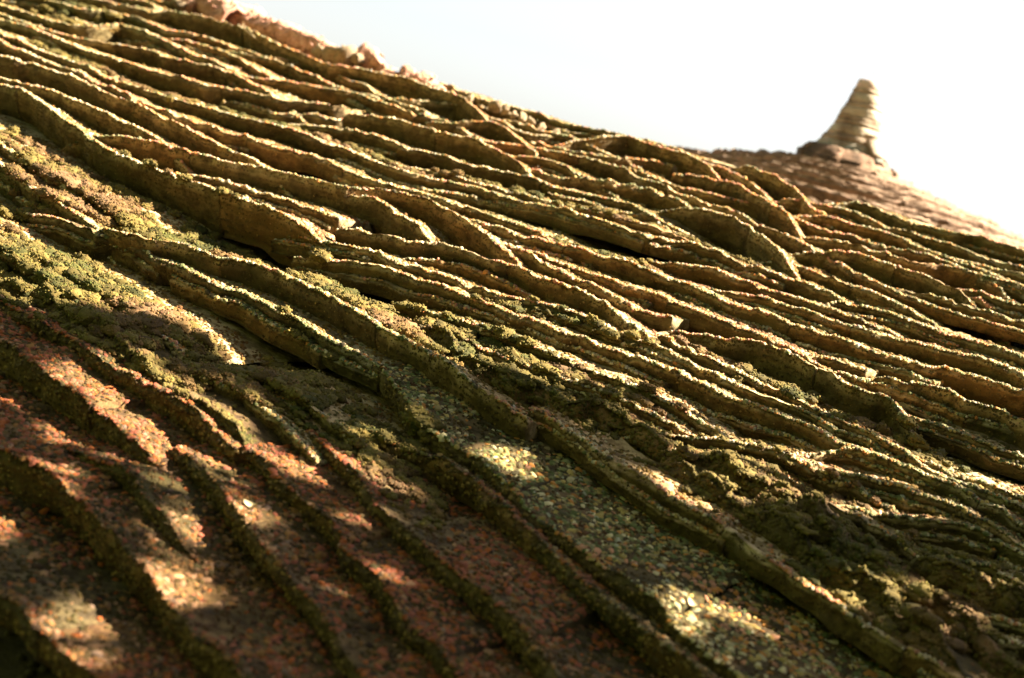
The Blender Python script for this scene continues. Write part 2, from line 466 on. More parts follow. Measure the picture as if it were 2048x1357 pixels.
# the courses: kind (t tile, T tall clean tile, p bare tile, r, R and G near tiles, k tile under moss, m moss row), butt height in mm,
# lift of the rim in mm, which ends tuck in (1 first, 2 last) or settle level (4 first, 8 last), and the butt rim in mm on the roof (along the course, up the slope)
COURSES = [
('T',55,23,4,'-1936,942 -1901,975 -1807,983 -1724,993 -1653,1001 -1610,984 -1522,966 -1428,946 -1359,938 -1276,938'),
('t',29,0,9,'-2325,980 -2175,977 -2099,976 -2063,993 -2037,1009 -2020,1015'),
('t',32,0,2,'-1989,822 -1949,840 -1922,864 -1839,846 -1765,835 -1726,870 -1681,889 -1616,889 -1545,882 -1522,896 -1453,889 -1395,928 -1338,962 -1293,1035 -1253,1083 -1195,1153'),
('m',22,0,0,'-2128,823 -2064,830 -1970,801 -1912,798'),
('m',19,0,0,'-2154,721 -2072,725 -1993,719 -1930,735 -1870,742'),
('t',39,0,0,'-2540,556 -2150,581 -2110,583 -2045,604 -1984,616 -1926,620 -1884,635 -1854,670 -1847,724 -1863,765 -1823,771 -1759,767 -1696,759 -1629,745 -1553,733 -1498,740 -1435,727 -1373,714 -1320,713'),
('t',33,0,3,'-1788,724 -1711,771 -1665,799 -1615,812 -1557,822 -1493,827 -1430,808 -1355,782 -1294,768 -1263,783 -1186,822'),
('t',34,0,1,'-1647,799 -1561,837 -1518,856 -1463,862 -1437,885 -1379,900 -1316,884 -1266,881 -1198,864 -1175,852'),
('t',43,0,2,'-2539,563 -2084,535 -2037,532 -1953,531 -1879,533 -1822,541 -1766,548 -1727,585 -1682,616 -1640,635 -1607,655 -1542,642 -1499,669 -1452,682 -1406,694 -1343,686 -1285,669 -1233,663 -1173,659 -1061,651'),
('t',37,0,0,'-1320,713 -1287,744 -1243,774 -1200,800 -1160,818 -1116,847 -1055,879'),
('t',32,0,0,'-2372,449 -2021,490 -1925,501 -1868,509 -1779,508 -1680,496 -1620,499 -1580,517 -1513,519 -1456,521 -1404,532 -1350,548 -1301,555 -1277,583'),
('t',38,0,8,'-1277,583 -1247,611 -1194,625 -1143,640 -1112,675 -1085,704 -1047,721 -1041,743'),
('m',15,0,0,'-1809,446 -1731,447 -1648,442 -1568,438 -1504,436'),
('t',28,0,0,'-2318,425 -1900,406 -1857,404 -1788,402 -1723,397 -1663,401 -1592,394 -1533,402 -1459,391 -1399,389 -1350,397 -1308,410 -1255,413 -1208,421 -1157,439 -1110,450 -1064,458 -1016,472 -965,493 -912,491 -860,489 -835,486'),
('m',12,0,0,'-1289,473 -1253,486 -1194,488 -1135,489 -1079,487'),
('m',12,0,0,'-1454,444 -1395,435 -1338,426 -1293,427 -1249,427 -1233,463'),
('m',11,0,0,'-1094,549 -1038,546 -983,543 -929,540 -880,558 -843,550'),
('t',27,0,0,'-2328,439 -1858,376 -1808,369 -1696,354 -1638,358 -1568,352 -1518,361 -1408,330 -1385,350 -1315,340 -1237,322 -1208,325 -1166,326 -1111,325 -1055,331 -1003,331 -974,362 -923,361 -869,367 -833,389 -780,394 -713,388'),
('T',54,23,2,'-2022,239 -1649,230 -1610,229 -1569,235 -1551,262 -1493,254 -1449,270 -1379,261 -1310,252 -1243,243 -1209,260 -1155,256 -1084,236 -1025,238 -961,226 -902,218 -844,213 -799,220 -759,217 -724,219 -640,222'),
('T',43,18,2,'-1696,29 -1481,120 -1429,142 -1387,158 -1340,170 -1280,163 -1237,168 -1185,165 -1124,155 -1077,159 -1013,148 -966,143 -922,135 -814,114'),
('T',46,19,2,'-1619,-29 -1447,88 -1408,114 -1353,112 -1303,100 -1232,80 -1165,58 -1123,54 -1054,32 -999,21 -955,17 -912,21 -885,19 -836,26 -790,30 -743,37 -689,38 -632,46 -576,55 -521,63 -467,71 -398,81'),
('T',52,22,1,'-1182,39 -1105,60 -1062,71 -1030,87 -987,101 -954,119 -921,137 -883,142 -855,161 -814,162 -789,188 -749,208 -701,224 -658,240 -617,253 -589,265'),
('t',22,0,9,'-935,80 -862,100 -822,111 -781,125 -733,132 -689,151 -635,151 -589,157 -553,165 -519,164'),
('t',23,0,2,'-1571,-35 -1195,-96 -1140,-105 -1089,-119 -1028,-130 -960,-147 -915,-144 -867,-152 -827,-154 -778,-156 -723,-164 -631,-177'),
('t',28,0,2,'-1409,-151 -1086,-179 -1028,-184 -972,-189 -915,-202 -858,-209 -812,-216 -756,-220 -705,-229 -668,-231 -587,-233'),
('m',12,0,0,'-1278,-7 -1198,-25 -1130,-36 -1055,-50 -980,-61 -944,-55 -895,-47'),
('m',13,0,0,'-970,-18 -920,-11 -879,3 -827,-1 -776,-5 -732,-3 -705,9 -676,23 -606,3 -562,-6'),
('m',13,0,0,'-1007,-90 -933,-97 -880,-98 -847,-78 -790,-87 -740,-90 -692,-93 -648,-86'),
('m',12,0,0,'-1203,-60 -1124,-71 -1026,-105 -963,-112 -912,-117'),
('t',18,0,9,'-1191,1114 -1096,1136 -1058,1145 -993,1140 -929,1115 -894,1140 -850,1159 -771,1166 -713,1156 -663,1180 -609,1197 -549,1212 -492,1237 -429,1245 -404,1239'),
('T',64,27,8,'-1266,926 -1196,964 -1140,977 -1114,999 -1059,1013 -977,1013 -921,1010 -859,991 -806,970 -755,950 -731,947'),
('t',24,0,6,'-789,1032 -758,1041 -697,1027 -660,1044 -622,1061 -572,1045 -525,1039 -470,1050 -389,1066'),
('T',61,26,6,'-600,959 -578,1025 -550,1055 -528,1094 -505,1133 -455,1130 -411,1133 -349,1143 -302,1127 -233,1105 -137,1075'),
('t',33,0,9,'-1391,935 -1278,937 -1244,938 -1198,926 -1159,940 -1078,899 -1020,889 -912,888'),
('t',34,0,8,'-1055,879 -1019,926 -990,956 -958,995 -918,1012 -859,1004 -824,1013 -790,1022 -726,998 -684,994 -651,1039'),
('T',48,20,12,'-865,827 -808,870 -785,905 -752,928 -715,930 -655,903 -608,885 -593,887'),
('t',40,0,12,'-634,949 -578,948 -537,973 -493,1005 -461,1028 -424,1087 -391,1109 -363,1115'),
('t',32,0,0,'-1175,852 -1168,857 -1112,857 -1052,851 -1003,857 -949,856 -906,868 -868,885 -816,871 -755,845 -701,833'),
('T',49,21,12,'-990,685 -971,704 -927,720 -879,729 -820,719 -777,734 -724,729 -681,747 -632,751 -587,747 -531,741 -478,708'),
('t',42,0,0,'-701,833 -661,864 -626,894 -594,916 -554,927 -522,949 -482,960 -435,959 -386,952 -327,929 -274,941'),
('t',46,0,1,'-536,1004 -442,998 -390,995 -334,976 -285,970 -262,974'),
('t',29,0,3,'-679,747 -624,802 -597,829 -559,836 -519,850 -471,841 -421,827 -387,830 -307,837'),
('t',29,0,3,'-1064,580 -974,593 -928,600 -878,617 -831,631 -778,628 -731,641 -695,661 -637,660 -591,673 -554,684 -509,697 -466,706 -417,706 -383,725 -337,741 -294,754 -252,766 -199,755 -162,761 -89,771'),
('t',38,0,6,'-517,767 -478,754 -439,781 -410,811 -372,834 -330,865 -291,891 -240,893 -201,897 -162,903 -87,914'),
('m',13,0,0,'-892,561 -852,560 -813,557 -759,534 -705,516 -640,521 -598,554 -559,591 -506,610 -450,624 -382,619'),
('m',11,0,0,'-350,634 -309,666 -275,685 -239,687 -202,693 -163,702'),
('t',23,0,0,'-835,486 -822,486 -780,493 -722,482 -670,487 -617,495 -576,505 -540,527 -504,549 -454,553 -397,551 -360,576 -329,591 -281,595 -250,610 -198,623 -131,630'),
('t',15,0,3,'-703,550 -620,559 -561,565 -514,573 -469,590 -424,606 -376,610 -338,635 -294,651 -249,670 -196,683 -144,696 -87,699 -14,703'),
('t',21,0,0,'-713,388 -689,383 -646,396 -594,405 -552,418 -512,428 -478,428 -439,438'),
('t',24,0,2,'-439,438 -395,437 -351,438 -311,451 -260,448 -210,444 -134,439'),
('T',44,18,3,'-689,246 -617,263 -585,271 -542,268 -509,269 -459,245 -419,242 -376,229 -345,221 -258,199'),
('p',50,21,8,'-591,267 -576,291 -553,313 -516,330 -470,342 -414,335 -352,324 -291,312 -247,296 -197,285'),
('T',47,20,12,'-370,1172 -352,1169 -316,1185 -273,1174 -229,1141 -185,1124 -142,1107 -104,1083 -64,1053'),
('T',51,22,6,'-326,1045 -295,1069 -250,1067 -211,1067 -174,1062 -128,1031 -93,1027 -56,1004 -21,982 11,957 110,879'),
('T',53,22,9,'-364,1197 -287,1224 -253,1236 -201,1204 -163,1198 -120,1180 -94,1180 -50,1142 -12,1121 9,1137'),
('t',22,0,0,'-262,974 -235,987 -186,1007 -150,1026 -108,1035 -57,1016 -9,1017 39,1017 81,1020'),
('t',21,0,0,'81,1020 120,1037 177,1037 244,1056 291,1078 350,1067 403,1068 469,1074 506,1068 894,936'),
('t',29,0,4,'-92,1118 -60,1140 -20,1167 21,1195 56,1190 98,1178 133,1166'),
('t',33,0,1,'-104,1042 -36,1073 -3,1089 30,1104 69,1108 107,1112 160,1123 213,1115 258,1096 321,1096'),
('t',27,0,4,'-19,1212 15,1273 63,1289 108,1279 154,1253 165,1251'),
('t',26,0,0,'133,1166 153,1189 207,1200 246,1207 292,1206 341,1193 389,1181 431,1195 470,1188 875,1037'),
('t',20,0,0,'165,1251 200,1268 243,1279 276,1315 323,1313 360,1316 389,1325 426,1329 848,1217'),
('T',48,20,3,'-284,839 -200,833 -149,829 -99,834 -57,829 -19,817 19,788 58,763 96,739 133,716 217,663'),
('t',38,0,0,'-274,941 -194,938 -135,945 -80,935 -31,901 7,906 48,900 85,887 119,872 158,850 214,828'),
('m',10,0,0,'-128,718 -82,721 -45,729 1,716 50,694 100,676'),
('T',41,17,3,'18,829 84,848 124,859 159,864 193,885 228,889 262,894 293,894 329,902 369,886 402,891 436,869 469,860 535,843'),
('t',22,0,1,'320,918 379,946 409,960 445,954 478,945 506,958 539,963 907,895'),
('t',31,0,3,'-43,878 17,916 53,938 89,960 130,971 177,993 228,1005 278,1016 317,1059 356,1070 394,1063 443,1042 515,1012'),
('t',27,0,0,'321,1096 374,1099 409,1103 437,1081 464,1091 498,1095 886,1012'),
('t',19,0,1,'132,1055 201,1069 253,1081 300,1103 347,1125 389,1139 443,1156 478,1161 875,1070'),
('t',25,0,3,'-2,715 59,743 95,759 138,761 174,754 211,750 246,758 294,743 330,739 365,735 403,723 432,713 498,692'),
('t',13,0,0,'214,828 268,806 304,801 348,794 391,788 430,790 465,801 500,811 548,828 579,833 929,779'),
('t',14,0,1,'266,829 330,840 375,849 414,850 454,852 489,863 534,873 565,878 921,819'),
('t',22,0,2,'-131,630 -58,665 -18,661 21,658 60,655 94,660 135,663 168,669 211,660 245,668 285,671 348,676'),
('t',24,0,1,'212,535 244,611 261,649 292,654 327,666 364,673 403,671 441,674 478,677 518,685 563,689 591,693 620,698 951,657'),
('t',23,0,3,'-107,516 -52,550 -35,560 -2,573 34,582 76,571 115,572 153,572 189,584 228,587 259,593 298,596 336,599 365,615 391,615 452,613'),
('t',26,0,0,'17,458 23,461 70,460 115,460 156,453 193,468 238,470 279,467 316,471 349,482 377,475 413,479 445,490 484,489 500,502'),
('t',29,0,0,'500,502 519,515 557,534 599,538 637,548 667,547 978,483'),
('t',22,0,1,'34,507 98,517 140,524 173,533 208,530 251,540 296,542 336,548 374,554 415,563 445,582 481,585 517,602 543,614 578,617 619,607 649,606 969,534'),
('t',21,0,2,'68,361 79,365 114,364 148,364 182,363 215,362 244,368 283,354 319,358 349,346 384,351 418,355 472,362'),
('t',23,0,1,'285,343 343,347 384,351 418,355 458,358 494,356 524,366 565,363 602,366 635,372 666,376 691,381 718,381 1006,334'),
('T',53,22,6,'139,247 145,246 179,259 216,267 245,273 266,292 290,281 318,287 351,280 378,275 401,275 432,258 463,251 490,249 513,260 538,247 568,225 590,210 645,172'),
('m',15,0,0,'161,226 190,222 221,222 259,221 290,221 323,215 359,204 388,215 425,206 458,195 490,192 522,207 552,212 583,217 622,211 659,208'),
('t',18,0,4,'132,217 176,202 211,196 248,195 279,196 314,193 348,190 381,195 418,178 449,165 478,168 504,167 541,163 569,158 621,139'),
('T',42,18,4,'439,349 453,373 476,373 500,356 519,381 548,380 568,378 597,368 620,380 651,383 687,376 716,370 1004,290'),
('t',14,0,9,'285,337 333,367 362,385 393,384 426,392'),
('T',35,15,12,'-491,132 -462,142 -424,155 -399,163 -354,157 -332,177 -310,198 -278,202 -255,208 -219,205 -187,212 -160,225 -118,219 -81,221 -51,225 -18,223 21,216 59,210 96,204 149,184'),
('t',17,0,3,'-347,146 -289,171 -263,182 -228,186 -196,193 -162,197 -97,204'),
('t',32,0,1,'-360,381 -265,345 -232,332 -200,321 -166,314 -123,307 -81,300 -45,299 -5,292 28,289 53,275'),
('t',25,0,1,'-465,421 -375,404 -346,399 -304,398 -269,404 -234,411 -205,425 -171,432 -137,438 -103,444 -70,451 -32,449 1,455 17,458'),
('t',23,0,4,'-229,334 -181,336 -148,343 -110,342 -59,348 -9,354 36,367 68,361'),
('t',18,0,8,'53,275 69,285 95,298 114,298'),
('t',20,0,1,'-541,59 -471,70 -439,75 -397,82 -369,95 -334,91 -302,99 -265,100 -233,107 -202,114 -170,122 -135,123 -109,136 -75,148 -35,156 -6,163 30,166 67,161 99,161 135,167 170,172 201,166'),
('m',12,0,0,'-137,106 -100,123 -65,138 -25,146 16,146 49,158 85,163 121,169 156,175'),
('t',28,0,1,'-480,9 -414,23 -361,34 -326,47 -286,53 -241,54 -210,61 -176,73 -144,70 -114,77 -88,79 -49,74 -24,87 13,83 45,84 75,93 112,91 140,98 174,103 212,103 240,112'),
('t',27,0,2,'240,112 267,109 305,103 337,99 364,108 397,106 428,111 455,112 488,112 514,113 542,110 574,109 623,106'),
('t',15,0,2,'201,166 241,154 270,163 307,154 341,152 369,160 404,160 434,155 463,148 491,141 515,155 551,151 581,141 633,125'),
('m',18,0,0,'-436,-13 -387,-22 -345,-26 -300,-24 -263,-33 -228,-31 -189,-34 -153,-42 -114,-55'),
('m',21,0,0,'-376,-74 -330,-83 -294,-80 -266,-63 -229,-70 -189,-83 -153,-100'),
('k',30,0,3,'-152,-181 -140,-115 -135,-85 -104,-85 -70,-92 -44,-108 -16,-130 65,-195'),
('m',15,0,0,'-114,-55 -68,-78 -21,-96 21,-99 59,-106 85,-99 118,-102'),
('k',27,0,1,'28,-205 44,-145 48,-130 58,-118 83,-122 109,-132 120,-122 128,-107 149,-106 179,-120 210,-113 214,-91 242,-89 283,-86 318,-98 349,-104'),
('k',16,0,3,'-48,-169 -7,-138 9,-125 31,-125 53,-124 72,-107 111,-73'),
('t',21,0,0,'-184,-238 -141,-245 -103,-242 -64,-248'),
('T',51,21,9,'-782,-219 -683,-237 -633,-246 -598,-233 -566,-225 -546,-206 -515,-198 -478,-196 -435,-183 -407,-166 -371,-163 -328,-161 -281,-164 -247,-162 -218,-166 -188,-168 -146,-175 -113,-181 -81,-188 -49,-190 -10,-194 27,-201 57,-207 94,-211 129,-217 161,-217 186,-218'),
('t',21,0,4,'162,-181 231,-194 257,-199 291,-208 363,-220 430,-231 460,-235 494,-237 528,-247 563,-263 595,-267 629,-281 659,-289 692,-304 718,-304 746,-312 772,-314 796,-316 822,-320 852,-326 1054,-354'),
('t',28,0,1,'-884,-247 -796,-249 -758,-250 -712,-252 -666,-253 -646,-234 -611,-236 -581,-232 -550,-238 -518,-229 -485,-231 -443,-232 -406,-238 -373,-225 -326,-227 -283,-233 -233,-229 -184,-238'),
('m',14,0,0,'-810,-339 -748,-328 -706,-333 -677,-329 -625,-330 -578,-337 -536,-337'),
('m',12,0,0,'-752,-380 -693,-385 -644,-389 -600,-385 -553,-389 -507,-393 -463,-397'),
('t',15,0,2,'-1031,-367 -732,-419 -685,-428 -639,-433 -585,-439 -526,-446 -482,-450 -434,-457 -392,-460 -321,-465'),
('m',13,0,0,'-607,-423 -566,-422 -526,-422 -492,-417 -458,-413 -410,-421'),
('k',38,0,2,'-715,-586 -579,-515 -544,-496 -542,-470 -516,-466 -481,-481 -448,-488 -417,-485 -391,-479 -362,-478 -327,-489 -290,-493 -261,-500 -226,-515 -189,-517 -154,-529 -117,-537 -85,-534 -57,-536 -25,-539 10,-553 74,-577'),
('R',27,0,0,'-831,-503 -576,-534 -528,-540 -487,-545 -448,-540 -404,-539 -363,-539 -318,-543 -280,-545 -244,-540 -203,-545 -171,-544 -129,-552 -91,-557 -54,-562 -18,-567 -6,-567'),
('R',36,0,2,'-727,-571 -484,-603 -427,-611 -388,-612 -341,-620 -295,-627 -251,-634 -208,-641 -160,-647 -114,-653 -69,-659 -28,-668 32,-681'),
('m',16,0,0,'-441,-364 -421,-358 -381,-366 -340,-372 -311,-362 -281,-362 -239,-363 -195,-371'),
('m',14,0,0,'-401,-471 -372,-452 -332,-455 -309,-443 -270,-446 -239,-442 -201,-445 -156,-455'),
('t',23,0,3,'-201,-446 -162,-419 -135,-400 -108,-407 -72,-410 -33,-417 1,-421 54,-429 113,-439'),
('t',15,0,3,'-265,-479 -215,-464 -189,-456 -152,-459 -116,-462 -74,-472 -40,-474 1,-484 63,-498'),
('m',13,0,0,'-280,-251 -241,-261 -200,-266 -160,-272 -121,-277 -82,-281'),
('m',12,0,0,'-226,-324 -178,-337 -136,-345 -95,-354 -52,-358 -12,-357'),
('R',22,0,0,'-6,-567 -3,-558 22,-561 50,-574 74,-590 91,-589 119,-598 144,-604 167,-607 195,-619 217,-632 236,-647 259,-652 277,-652 297,-654 327,-669 356,-683 380,-692 407,-693 428,-700 449,-710 471,-721 492,-731 712,-779'),
('R',14,0,1,'-76,-612 -10,-633 21,-642 66,-662 105,-680 140,-695 168,-706 203,-717 229,-727 260,-736 296,-750 325,-758 371,-775 407,-788 431,-798 653,-834'),
('t',18,0,3,'274,-109 314,-82 354,-55 394,-28 431,-5 467,9 498,10 535,10 574,8 613,5 659,2'),
('t',15,0,3,'338,-97 383,-81 417,-69 453,-62 491,-59 522,-71 573,-89'),
('t',19,0,1,'451,294 505,294 547,293 588,293 629,293 668,292 718,297 744,297 1020,259'),
('R',28,0,0,'-435,-808 -266,-796 -220,-793 -171,-792 -130,-792 -95,-787 -56,-794 -21,-792 20,-806 68,-813 116,-829 139,-831 184,-846 210,-852 250,-867 293,-873 333,-888 563,-924'),
('R',26,0,0,'-177,-951 -22,-960 41,-963 80,-959 121,-965 150,-963 191,-970 230,-973 263,-982 494,-1001'),
('R',27,0,3,'-214,-707 -154,-708 -101,-710 -85,-703 -35,-713 12,-735 50,-735 98,-757 115,-758 164,-760'),
('t',20,0,3,'-214,-17 -149,-13 -103,-9 -45,-12 1,-12 48,-9 95,-7 137,1 178,9 237,12 280,14 322,16 374,19'),
('t',18,0,3,'-119,-60 -51,-65 5,-70 62,-72 98,-57 143,-54 180,-41 223,-38 267,-38 312,-40 353,-37 403,-34'),
('m',17,0,0,'-74,-20 -23,-24 29,-27 71,-19 117,-16 162,-14'),
('m',16,0,0,'28,-48 79,-29 132,-15 188,-7 246,-3 306,-5'),
('t',34,0,2,'-2918,713 -2512,757 -2375,772 -2260,800 -2163,850 -2074,908 -2014,977 -1952,1048'),
('t',29,0,3,'-2548,894 -2433,927 -2264,976 -2116,1038 -2036,1095 -1956,1152'),
('t',33,0,0,'-2632,533 -2359,652 -2264,693 -2193,728 -2104,755 -2018,772 -1989,822'),
('t',21,0,3,'-764,-398 -684,-398 -624,-397 -561,-401 -505,-401 -450,-401 -387,-409 -326,-416 -254,-425'),
('m',12,0,0,'-454,-507 -419,-498 -364,-501 -310,-503 -255,-501 -197,-510 -140,-519'),
('R',21,0,1,'-17,-438 53,-472 86,-488 114,-500 146,-513 191,-535 230,-548 272,-567 298,-574 323,-577 351,-581 377,-587 404,-591 427,-599 452,-607 469,-610 494,-619 515,-630 535,-644 556,-658 772,-732'),
('r',23,0,1,'46,-380 101,-380 136,-380 165,-380 196,-391 237,-401 267,-411 290,-414 327,-432 356,-444 387,-453 422,-468 457,-480 490,-488 518,-500 541,-498 569,-508 592,-514 616,-519 642,-528 668,-537 877,-576'),
('G',28,0,0,'-64,-248 -40,-261 1,-278 34,-295 88,-330 123,-343 150,-348 193,-352 226,-361 260,-374 291,-387 331,-409 363,-418 396,-426 426,-430 459,-441 488,-449 514,-455 543,-457 566,-465 590,-475 620,-488 647,-497 680,-504 700,-511 906,-550'),
('k',35,0,1,'308,-142 356,-132 370,-129 397,-133 442,-162 475,-170 497,-183 524,-183 540,-176 564,-185 588,-187 616,-202 636,-219 654,-220 674,-230 676,-219 682,-211 698,-208 722,-223 739,-250 761,-261 780,-268 795,-280 812,-294 842,-310 862,-323 1060,-394'),
('k',25,0,2,'349,-104 360,-111 386,-109 406,-83 443,-97 470,-100 496,-110 523,-104 539,-126 587,-191'),
('k',21,0,1,'475,-209 501,-164 516,-140 541,-155 563,-174 583,-175 599,-150 618,-139 627,-171 636,-154 652,-148 668,-164 693,-170 722,-181 737,-196 762,-205 773,-191 793,-199 814,-211 836,-226 859,-237 892,-247 914,-258 1113,-312'),
('k',30,0,1,'709,-204 708,-124 708,-94 720,-86 740,-103 762,-90 780,-91 802,-111 826,-105 843,-96 865,-98 1087,-123'),
('k',21,0,3,'511,-170 539,-126 555,-99 579,-103 603,-107 626,-111 646,-118 667,-124 691,-126 733,-129'),
('t',25,0,1,'430,42 484,30 530,20 565,11 591,28 623,39 652,40 681,54 703,60 730,51 761,43 803,30 830,18 1067,-56'),
('t',24,0,1,'488,87 530,113 568,136 602,155 631,160 660,151 690,165 718,170 755,179 780,180 1040,153'),
('t',19,0,0,'621,139 669,125 695,135 725,135 748,136 768,139 792,140 1047,116'),
('t',20,0,1,'467,13 497,63 520,100 549,105 579,111 609,111 638,116 664,111 690,122 720,107 751,98 785,85 811,77 1057,14'),
('t',17,0,3,'448,-62 502,-82 533,-93 561,-85 590,-77 621,-72 648,-79 672,-81 700,-92 722,-90 763,-86'),
('t',22,0,1,'546,-67 588,-52 620,-41 648,-33 671,-19 702,-1 728,17 751,18 775,15 810,8 835,1 1070,-54'),
('t',18,0,1,'684,-71 725,-62 750,-57 778,-60 805,-63 834,-68 858,-74 1083,-120'),
('t',17,0,1,'735,-224 774,-226 804,-228 829,-219 848,-203 873,-189 891,-183 1103,-162'),
('t',17,0,1,'772,-158 811,-154 831,-152 860,-150 883,-154 1097,-192'),
]

def parse(s):
    return np.array([[float(a) for a in q.split(',')] for q in s.split()]) / 1000.0

V0, N0 = np.array([0, 1.0, 0]), np.array([0, 0, 1.0])
tiles, moss_rows = [], []
for kind, h, w0, tuck, s in COURSES:
    q = parse(s)
    if kind == 'm':
        moss_rows.append((q, h / 1000.0))
        continue
    d = np.concatenate([[0], np.cumsum(np.linalg.norm(np.diff(q, axis=0), axis=1))])
    n = max(1, round(d[-1] / 0.30))
    cuts = np.linspace(0, d[-1], n + 1)
    cuts[1:-1] += rng.uniform(-.05, .05, n - 1)
    for i in range(n):
        a, b = cuts[i] + (0.001 if i else 0), cuts[i + 1] - 0.001
        ts = np.linspace(a, b, max(4, int((b - a) / 0.012)))
        P = np.stack([np.interp(ts, d, q[:, 0]), np.interp(ts, d, q[:, 1]), np.full(len(ts), w0 / 1000.0)], 1)
        x = np.linspace(-1, 1, len(ts))
        # each tile lies a little askew and cambered, so the courses do not run through unbroken
        P[:, 2] += rng.uniform(-.0018, .0018) + x * rng.uniform(-.0015, .0015) + (1 - x * x) * rng.uniform(-.001, .003)
        P[:, 1] += rng.uniform(-.002, .002)
        # the outer ends of a run curl down and tuck in behind the next course
        e0, e1 = np.clip(1 - ts / .17, 0, 1) ** 1.5, np.clip(1 - (d[-1] - ts) / .17, 0, 1) ** 1.5
        f0, f1 = np.clip(1 - ts / .16, 0, 1), np.clip(1 - (d[-1] - ts) / .16, 0, 1)
        P[:, 2] -= (f0 * bool(tuck & 4) + f1 * bool(tuck & 8)) * w0 / 1000.0
        e0, e1 = e0 * bool(tuck & 1), e1 * bool(tuck & 2)
        P[:, 2] -= (e0 + e1) * (h * 1.05 + w0) / 1000.0
        if kind in 'rRkG':
            P[:, 1] += fbm(P, .10, 2, 301) * .007
            P[:, 2] += fbm(P, .075, 2, 302) * .005
        Vd = np.tile(V0, (len(ts), 1)); Nd = np.tile(N0, (len(ts), 1))
        near = kind in 'rRG'
        H = h / 1000.0 * (1.5 if kind == 'G' else rng.uniform(1.5, 2.4) if near else 1.25) + .008 + w0 / 1000.0 * .9
        tiles.append(dict(P=P, Vd=Vd, Nd=Nd, h=H, L=.55 if kind == 'R' else .40 if near else .30, tilt=.21 if kind == 'G' else rng.uniform(.22, .36) if kind == 'R' else (.46 if near else .28) + w0 / 1000.0 / .12, kind=kind, step=.0045))
        if kind == 't' and h > 17 and rng.random() < (.6 if P[:, 1].mean() > .35 else .9):
            # the slipped tile of the layer below shows as a second, thinner edge under this one
            f = rng.uniform(.36, .58)
            P2 = P.copy()
            P2[:, 2] -= H * f + fbm(P + 5.0, .16, 2, 205) * H * .22 + (1 - np.abs(x)) * .002
            P2[:, 1] -= rng.uniform(.006, .013) + fbm(P + 9.0, .10, 2, 206) * .006
            P2[:, 0] += rng.uniform(-.03, .03)
            tiles.append(dict(P=P2, Vd=Vd, Nd=Nd, h=H * (1.05 - f), L=.10, tilt=.10, kind=kind, step=.0055))

# the spire: a bell of tile rings round a leaning axis, further up the roof
UP = np.array(TO_ROOF.to_3x3() @ Vector((0, 0, 1)))
SB = np.array(TO_ROOF @ Vector(SPIRE_BASE))
to_cam = np.array(TO_ROOF @ Vector(CAM_LOC)) - SB
FR = nrmz(to_cam - UP * (to_cam @ UP)); RT = np.cross(UP, FR)
RT = -RT if RT @ np.array(TO_ROOF.to_3x3() @ Vector(CAM_AXES[0])) < 0 else RT
PX = 4.6 / 2844
PROF = np.array([(-6, 70), (20, 84), (36, 110), (50, 158), (65, 214), (78, 284), (98, 378), (128, 490), (175, 660), (260, 900), (340, 1120)]) * PX
arc = np.concatenate([[0], np.cumsum(np.linalg.norm(np.diff(PROF, axis=0), axis=1))])
s = 0.03
bell_tiles = []
while s < arc[-1]:
    hh, rr = np.interp(s, arc, PROF[:, 0]), np.interp(s, arc, PROF[:, 1])
    h2, r2 = np.interp(s - .05, arc, PROF[:, 0]), np.interp(s - .05, arc, PROF[:, 1])
    dv = np.array([-(hh - h2), -(rr - r2)]); dv /= max(1e-6, np.linalg.norm(dv)) # (up, outward) of the up-slope direction
    da = min(.8, .75 / rr)
    a = -2.0 + rng.uniform(0, da)
    while a < 2.0:
        w = da * rng.uniform(.75, 1.3)
        th = np.linspace(a, a + w, 10)
        a += w - .01 / rr
        rad = np.sin(th)[:, None] * RT + np.cos(th)[:, None] * FR
        x = np.linspace(-1, 1, 10)
        lift = .012 + rng.uniform(-.005, .005) + x * rng.uniform(-.006, .006) + (1 - x * x) * rng.uniform(-.002, .010)
        Vd = UP * dv[0] + rad * dv[1]
        Nd = nrmz(UP * -dv[1] + rad * dv[0])
        P = SB + UP * -hh + rad * rr + Nd * lift[:, None] + Vd * rng.uniform(-.012, .012)
        bell_tiles.append(dict(P=P, Vd=Vd, Nd=Nd, h=.055, L=.20, tilt=.36, kind='t', step=.010, density=.0, mat=M_FAR))
    s += rng.uniform(.050, .080)

CAMR = np.array(TO_ROOF @ Vector(CAM_LOC))
CAMB = np.array([TO_ROOF.to_3x3() @ Vector(a) for a in CAM_AXES]).T
def size_seen(t):
    P = t['P']
    q = (P - CAMR) @ CAMB                                # right, up, back
    seen = (np.abs(q[:, 0] / q[:, 2]) < .365) & (np.abs(q[:, 1] / q[:, 2]) < .245)
    return (.02 + seen.mean()) * np.linalg.norm(P[-1] - P[0]) * t['h'] / ((P[len(P) // 2] - CAMR) @ (P[len(P) // 2] - CAMR))
bell_tiles.sort(key=size_seen, reverse=True)
room = max(0, 299 - len(tiles))
print('tiles', len(tiles), 'bell', len(bell_tiles))
allt = tiles + bell_tiles
allt.sort(key=size_seen, reverse=True)
for t in allt[:299]:
    me, c = tile_mesh('tile', **t)
    link('tile', me, roof, c)

